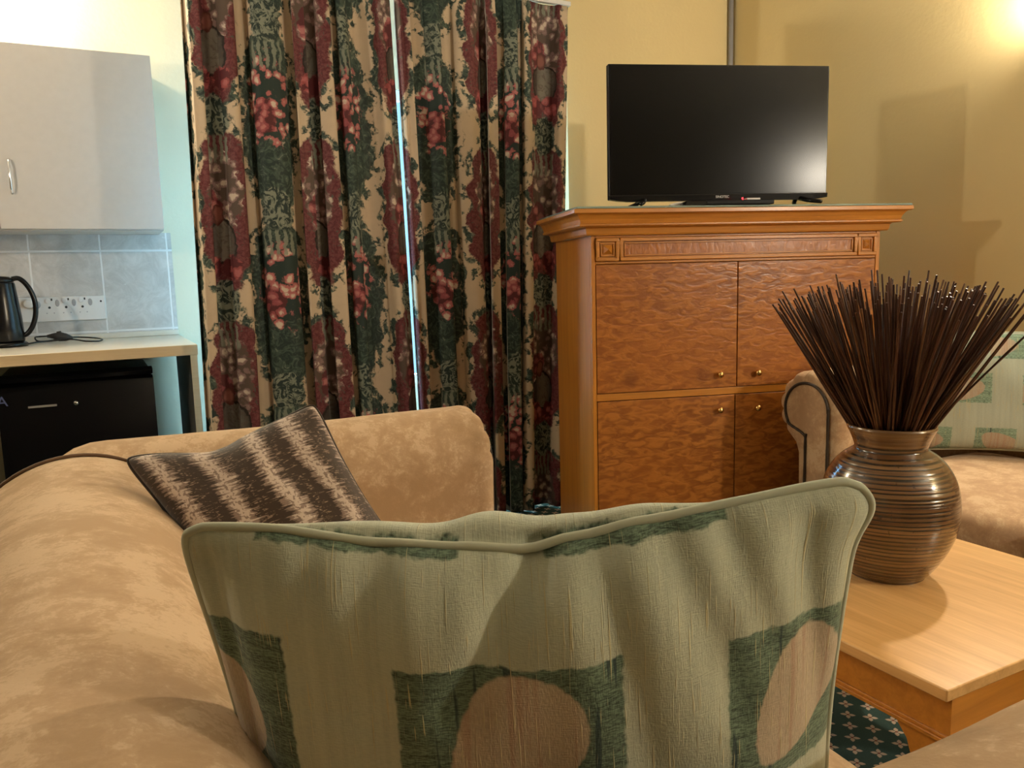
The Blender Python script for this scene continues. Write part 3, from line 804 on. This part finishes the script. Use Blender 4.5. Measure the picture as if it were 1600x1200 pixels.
# ================================================================ SCATTER CUSHIONS
def lerp_tab(t, x):
    for i in range(len(t)-1):
        if x <= t[i+1][0]:
            u = (x-t[i][0])/(t[i+1][0]-t[i][0]); u = u*u*(3-2*u); return t[i][1]+(t[i+1][1]-t[i][1])*u
    return t[-1][1]
bulge_tab = [(0, 0), (.12, .35), (.31, .75), (.5, 1), (.67, .6), (.80, .25), (1, 0)]
def scatter(name, label, corners, tf, tb, mat, edge=None, n=46, pinch=.03, pip_r=.0045, pip_m=None, wr=.006, seed=0, bulge_up=0, creases=(), pw=.42):
    """corners TL,TR,BR,BL as seen from the front; normal faces the viewer"""
    TL, TR, BR, BL = [Vector(c) for c in corners]
    cen = (TL+TR+BR+BL)/4
    U = ((TR-TL)+(BR-BL)).normalized(); Vv = ((TL-BL)+(TR-BR)).normalized()
    N = U.cross(Vv)
    t = thing(name, label, 'cushion', tuple((BL+BR)/2))
    off = Vector(t.location); wdt = ((TR-TL).length+(BR-BL).length)/2; hgt = ((TL-BL).length+(TR-BR).length)/2
    def edge_pt(a, b):
        p = BL*(1-a)*(1-b)+BR*a*(1-b)+TL*(1-a)*b+TR*a*b
        sa, sb = math.sin(PI*a), math.sin(PI*b)
        # concave sides, rounded corners
        p += U*(pinch*sb*(1-2*a)*1.0)*(abs(1-2*a)**2)
        p += Vv*(pinch*sa*(1-2*b)*1.0)*(abs(1-2*b)**2)
        c = .008*(abs(1-2*a)**14)*(abs(1-2*b)**14)
        p -= (U*math.copysign(c, a-.5)+Vv*math.copysign(c, b-.5))
        if edge: p += edge(a, b, U, Vv, N)
        return p
    def surf(a, b, side):
        p = edge_pt(a, b)
        k = max(0, 16*a*(1-a)*b*(1-b))
        tt = (tf if side > 0 else tb)*(k**pw)
        q = N*(side*tt)
        nz = mnoise.noise(Vector((a*5+seed, b*4, side*3)))*wr*2*(k**.3)
        # gathers running in from the seam
        g = math.sin(a*47+3*mnoise.noise(Vector((a*6, seed, 1))))*wr*.55*math.exp(-(1-b)*5.5)*(k**.25)
        g += math.sin(b*31+2*mnoise.noise(Vector((b*5, seed, 7))))*wr*.4*(math.exp(-a*9)+math.exp(-(1-a)*9))*(k**.25)
        for (a0, b0, a1, b1, dpt, wd) in creases:
            A = Vector((a0*wdt, b0*hgt)); B = Vector((a1*wdt, b1*hgt)); Q = Vector((a*wdt, b*hgt))
            AB = B-A; s = max(0, min(1, (Q-A).dot(AB)/AB.dot(AB))); dd = (Q-A-AB*s).length
            if side > 0: g -= dpt*math.exp(-(dd/wd)**2)*(1-.5*s)
        q += N*side*(nz+g)
        if side < 0 and bulge_up: q += Vv*bulge_up*(max(0, b-.5)*2)**2*min(1, (1-b)*14+.0)**.5*lerp_tab(bulge_tab, a)*(1.0+.12*math.sin(a*31))
        return p+q
    par_ = lambda i: .5-.5*math.cos(PI*i/n)*(.6)-.2*(1-2*i/n) if 0 < i < n else i/n
    G = [par_(i) for i in range(n+1)]
    V = []; idx = {}; F = []; UV = []
    for side in (1, -1):
        for i in range(n+1):
            for j in range(n+1):
                bd = i in (0, n) or j in (0, n)
                if bd and side < 0: idx[(side, i, j)] = idx[(1, i, j)]; continue
                idx[(side, i, j)] = len(V); V.append(tuple(surf(G[i], G[j], side)-off))
    for side in (1, -1):
        for i in range(n):
            for j in range(n):
                q = [(i, j), (i+1, j), (i+1, j+1), (i, j+1)]
                if side < 0: q = q[::-1]
                F.append(tuple(idx[(side, *p)] for p in q)); UV += [(G[p[0]], G[p[1]] if side > 0 else 2-G[p[1]]) for p in q]
    me = bpy.data.meshes.new('cover'); me.from_pydata(V, [], F); l = me.uv_layers.new(name='UVMap')
    for k, u in enumerate(UV): l.data[k].uv = u
    for p in me.polygons: p.use_smooth = True
    o = link(me, 'cover', mat, t); md = o.modifiers.new('sub', 'SUBSURF'); md.levels = 1; md.render_levels = 1
    loop = [(G[i], 1) for i in range(n+1)]+[(1, G[n-j]) for j in range(1, n+1)]+[(G[n-i], 0) for i in range(1, n+1)]+[(0, G[j]) for j in range(1, n)]
    b = MB(); b.tube([edge_pt(*q)-off for q in loop], pip_r, 8, closed=True)
    me2 = b.build('piping', pip_m or mat, t, smooth=True)
    return t

# --- big green cushion in front
patches_near = [(.315, .63, .50, .797, (.485, .655, .092, .125, -.30)), (.785, 1.01, .52, .785, (.915, .655, .078, .105, -.35)), (-.02, .148, .50, .825, (.03, .64, .06, .11, 0)),
                (.12, .41, .985, 1.003, None), (.53, .79, .977, 1.003, None)]
m_green = green_fabric('green_leaf_weave', patches_near)
m_greenpipe = green_fabric('green_plain_weave', [])
sagx = [(0, 0), (.04, .003), (.14, .004), (.31, -.005), (.42, -.009), (.505, -.014), (.575, -.0065), (.67, 0), (.81, .003), (.905, .004), (.96, .004), (1, 0)]
def lerp_tab(t, x):
    for i in range(len(t)-1):
        if x <= t[i+1][0]:
            u = (x-t[i][0])/(t[i+1][0]-t[i][0]); u = u*u*(3-2*u); return t[i][1]+(t[i+1][1]-t[i][1])*u
    return t[-1][1]
def edge_near(a, b, U, V, N):
    tb_ = max(0, (b-.6)/.4)**1.5
    q = V*(lerp_tab(sagx, a)+.012*math.sin(PI*a)*0)*tb_
    q += N*(.028*math.sin(PI*a)*tb_)
    # right edge drifts inward below the corner
    q += U*(.012*math.exp(-((b-.95)/.05)**2)*(1 if a > .5 else 0)*abs(2*a-1)**3)
    return q
scatter('cushion', 'large pale green cushion with dark green leaf patches, nearest the camera on the left sofa',
        [(.046, .718, .936), (.570, .449, .961), (.592, .492, .475), (.112, .772, .475)], .105, .085, m_green, edge=edge_near, n=70, pinch=.016, pip_r=.0042, pip_m=m_greenpipe, wr=.0055, seed=2.3, bulge_up=.045, pw=.62,
        creases=[(.52, .99, .40, .72, .020, .016), (.60, .98, .66, .60, .012, .018), (.70, .97, .80, .66, .012, .018), (.30, .98, .26, .7, .009, .018), (.90, .93, .955, .60, .012, .016), (.04, .93, .075, .5, .010, .012), (.20, .98, .17, .78, .007, .014), (.44, .99, .47, .8, .008, .014), (.78, .97, .86, .75, .008, .014)])
# --- striped cushion at the far end of the near sofa
TLs, TRs, BRs = Vector((.019, 1.536, .841)), Vector((.358, 1.508, .911)), Vector((.497, 1.275, .607))
dn_ = (BRs-TRs)*1.22
def edge_str(a, b, U, V, N):
    return -V*.018*math.exp(-((a-.40)/.16)**2)*max(0, b-.5)*2
scatter('cushion', 'brown and taupe ragged striped cushion at the far end of the left sofa',
        [TLs, TRs, TRs+dn_, TLs+dn_*.98], .075, .055, m_stripe, edge=edge_str, n=44, pinch=.026, pip_r=.003, pip_m=m_rope, wr=.005, seed=9.1, bulge_up=.02)
# --- green cushion on the far sofa
pr = []
for (a, b_, wd, dr_) in ((.76, .85, .16, -1), (.43, .86, .16, -1), (.10, .86, .16, 1), (.58, .50, .17, -1), (.875, .49, .17, 1), (.27, .51, .17, -1), (-.03, .50, .17, 1), (.69, .075, .21, -1), (.37, .08, .19, 1), (.97, .07, .2, 1), (.06, .08, .2, -1)):
    pr.append((a, a+wd, b_-.115, b_+.115, (a+wd*(.36 if dr_ < 0 else .64), b_-.01, wd*.44, .085, .25*dr_)))
m_green2 = green_fabric('green_leaf_weave_small', pr, ground=(.47, .52, .42), dark=(.13, .19, .14), leafc=(.46, .38, .28))
fa = Vector((2.50, 1.84, 0)); fb = Vector((2.93, 1.36, 0)); bk = Vector((.065, .055, 0))
scatter('cushion', 'large pale green patchwork cushion on the sofa by the right wall, behind the vase', [fa+bk+Vector((0, 0, .925)), fb+bk+Vector((0, 0, .915)), fb+Vector((0, 0, .485)), fa+Vector((0, 0, .485))],
        .070, .06, m_green2, n=40, pinch=.02, pip_m=m_greenpipe, wr=.005, seed=5.5)

# ================================================================ COFFEE TABLE
t = thing('coffee_table', 'honey wood square coffee table standing on the green carpet', 'table', (1.53, 1.10, 0))
x0, x1, y0, y1 = 1.180, 1.888, .757, 1.45
L(MB().box(x0, x1, y0, y1, .428, .45), 'tabletop', m_top, t, bevel=.003)
ins = .022
b = MB(); ex = .02
xa, xb2, ya, yb2 = x0+ins, x1-ins, y0+ins*.25, y1-ins
b.box(xa, xa+ex, ya, yb2, .352, .4275); b.box(xb2-ex, xb2, ya, yb2, .352, .4275); b.box(xa+ex, xb2-ex, ya, ya+ex, .352, .4275); b.box(xa+ex, xb2-ex, yb2-ex, yb2, .352, .4275)
L(b, 'apron', m_wood, t)
b = MB()
for (z0_, z1_, g) in ((.344, .352, .008), (.352, .358, .004)):
    b.box(xa-g, xa, ya-g, yb2+g, z0_, z1_); b.box(xb2, xb2+g, ya-g, yb2+g, z0_, z1_); b.box(xa, xb2, ya-g, ya, z0_, z1_); b.box(xa, xb2, yb2, yb2+g, z0_, z1_)
L(b, 'moulding', m_wood, t, bevel=.0015)
for (cx, cy, sx, sy) in ((xa, ya, 1, 1), (xb2, ya, -1, 1), (xa, yb2, 1, -1), (xb2, yb2, -1, -1)):
    b = MB()
    for axis in (0, 1):
        pf = [(0, 0), (.078, 0), (.082, .02), (.074, .05), (.066, .10), (.064, .22), (.068, .28), (.080, .315), (.098, .335), (.105, .3515), (0, .3515)]
        A = []; B_ = []
        for (u, z) in pf:
            if axis == 0: A.append((cx+sx*u, cy, z)); B_.append((cx+sx*u, cy+sy*.026, z))
            else: A.append((cx, cy+sy*u, z)); B_.append((cx+sx*.026, cy+sy*u, z))
        b.fan(A); b.fan(B_, flip=True); b.quadgrid([A, B_], closed_v=True)
    L(b, 'leg', m_wood, t, bevel=.002)

# ================================================================ VASE AND STICKS
def vase_mat():
    M = Mat('coiled_rattan', .22, .5)
    o = M.coord(); X, Y, Z = M.xyz(o)
    w1 = M.noise(o, 5, 3); w2 = M.noise(M.coord(scale=(1.5, 1.5, 60)), 1, 3)
    zz = Z+w1*.006
    var = M.noise(M.vec(zz*0.0+3.0, 0.0, zz*75.0), 1, 2)
    st = ((zz*690.0+var*9.0).sin()*.5+.5)
    thick = M.noise(M.vec(0.0, 0.0, zz*40.0), 1, 1)
    col = M.mix(w2.ss(.35, .7), (.085, .036, .013), (.22, .115, .045))
    col = M.mix(thick.ss(.45, .65)*.5, col, (.27, .16, .07))
    line = (Z.ss(.306, .296))*st.ss(.42, .22)*(w2.ss(.30, .5)*.5+.5)
    col = M.mix(line*.92, col, (.018, .008, .004))
    br = M.noise(M.coord(scale=(3, 3, 1)), 26, 3)
    col = M.mix(br.ss(.66, .72)*.6, col, (.03, .012, .006))
    M.base(col); M.bump(st, .35, .0025)
    M.b.inputs['Coat Weight'].default_value = .8; M.b.inputs['Coat Roughness'].default_value = .12
    return M.m
vx, vy, vz = 1.543, 1.149, .45
prof = [(0, 0), (.072, 0), (.080, .004), (.098, .025), (.118, .058), (.134, .095), (.1425, .13), (.1445, .160), (.142, .19), (.134, .222), (.118, .252), (.100, .272), (.084, .283), (.077, .288), (.075, .294), (.0765, .300), (.083, .318), (.090, .332), (.0925, .3385), (.090, .343), (.085, .341), (.078, .325), (.069, .300), (.070, .288), (.100, .25), (.130, .2), (.135, .15), (.12, .08), (.075, .012), (0, .010)]
pv = smooth_path([(r, 0, z) for r, z in prof], 4)
b = MB(); b.lathe([(max(0, p.x), p.z) for p in pv], seg=72)
va = tag(b.build('vase', vase_mat(), None, smooth=True), 'round glossy brown vase of coiled rattan standing on the coffee table', 'vase'); va.location = (vx, vy, vz)
Mb = Mat('brown_twig', .42, .4)
_o = Mb.coord('Generated'); _n = Mb.noise(Mb.coord(scale=(1, 1, 1)), 9, 3)
oi = Mb.nt.nodes.new('ShaderNodeObjectInfo'); rv = S(Mb.nt, oi.outputs['Random'])
cc = Mb.mix(rv, (.028, .010, .006), (.11, .042, .020)); cc = Mb.mix(rv.ss(.86, .95)*.6, cc, (.20, .10, .04)); cc = Mb.mix(_n.ss(.4, .7)*.5, cc, (.05, .018, .010)); Mb.base(cc)
m_twig = Mb.m
twigs = []
for v in range(6):
    n = 14; pts = []; rr = []
    cv = rnd.uniform(-.006, .006); cy_ = rnd.uniform(-.006, .006); nodes = sorted(rnd.uniform(.25, .95) for _ in range(3))
    for i in range(n+1):
        s = i/n; pts.append((cv*math.sin(PI*s), cy_*math.sin(PI*s*1.3), s)); r0 = .0030*(1-.35*s)
        if any(abs(s-q) < .03 for q in nodes): r0 *= 1.35
        rr.append(r0)
    b = MB(); b.tube(pts, rr, 6)
    me = bpy.data.meshes.new('twig'); me.from_pydata(b.v, [], b.f); me.materials.append(m_twig)
    for p in me.polygons: p.use_smooth = True
    twigs.append(me)
NT = 300
for i in range(NT):
    az = i*2.399963+rnd.uniform(-.2, .2); q = math.sqrt((i+.5)/NT)
    # denser rim of the fan
    q = q**.85
    q = min(1, q*rnd.uniform(.94, 1.04))
    rb_ = .055*q*rnd.uniform(.85, 1)
    rt = .262*q
    zn = vz+.305
    neck = Vector((vx+.060*q*math.cos(az), vy+.060*q*math.sin(az), zn))
    top = Vector((vx+rt*math.cos(az+rnd.uniform(-.05, .05)), vy+rt*math.sin(az+rnd.uniform(-.05, .05)), 1.105-.058*q**2+rnd.gauss(0, .013)+(rnd.random() < .07)*.02))
    d = (top-neck); base = neck-d*(.20/d.z)*.9
    bx_, by_ = base.x-vx, base.y-vy
    base.z = max(base.z, vz+.075)
    dv = top-base
    o = bpy.data.objects.new('dried_twig', twigs[i % 6]); C.objects.link(o)
    o.location = base; o.rotation_mode = 'QUATERNION'
    o.rotation_quaternion = dv.to_track_quat('Z', 'Y') @ Matrix.Rotation(rnd.uniform(0, 6.28), 4, 'Z').to_quaternion()
    o.scale = (1, 1, dv.length)
    tag(o, 'thin dark brown dried twig in the fanned bundle standing in the rattan vase', 'twig', 'dried twigs in the rattan vase')

# ================================================================ LAMPS (just outside the frame)
def wall_lamp(label, p, wx, wy):
    t = thing('wall_lamp', label, 'lamp', p)
    b = MB(); b.tube([(wx*.0, wy*.0, -.07), (wx*.5, wy*.5, -.10), (wx, wy, -.10)], .007, 8); b.build('arm', m_brass, t, smooth=True)
    b = MB(); b.lathe([(0, -.075), (.035, -.072), (.055, -.05), (.062, -.02), (.060, -.02), (.052, -.048), (.03, -.068), (0, -.070)], seg=24); b.build('shade', m_globe, t, smooth=True)
wall_lamp('wall lamp with a glowing bowl shade on the right wall beside the far sofa', LR, .118, 0)
wall_lamp('wall lamp with a glowing bowl shade on the right wall near the camera', LC, .218, 0)
wall_lamp('wall lamp with a glowing bowl shade left of the kitchenette', LL, -1.148, 0)
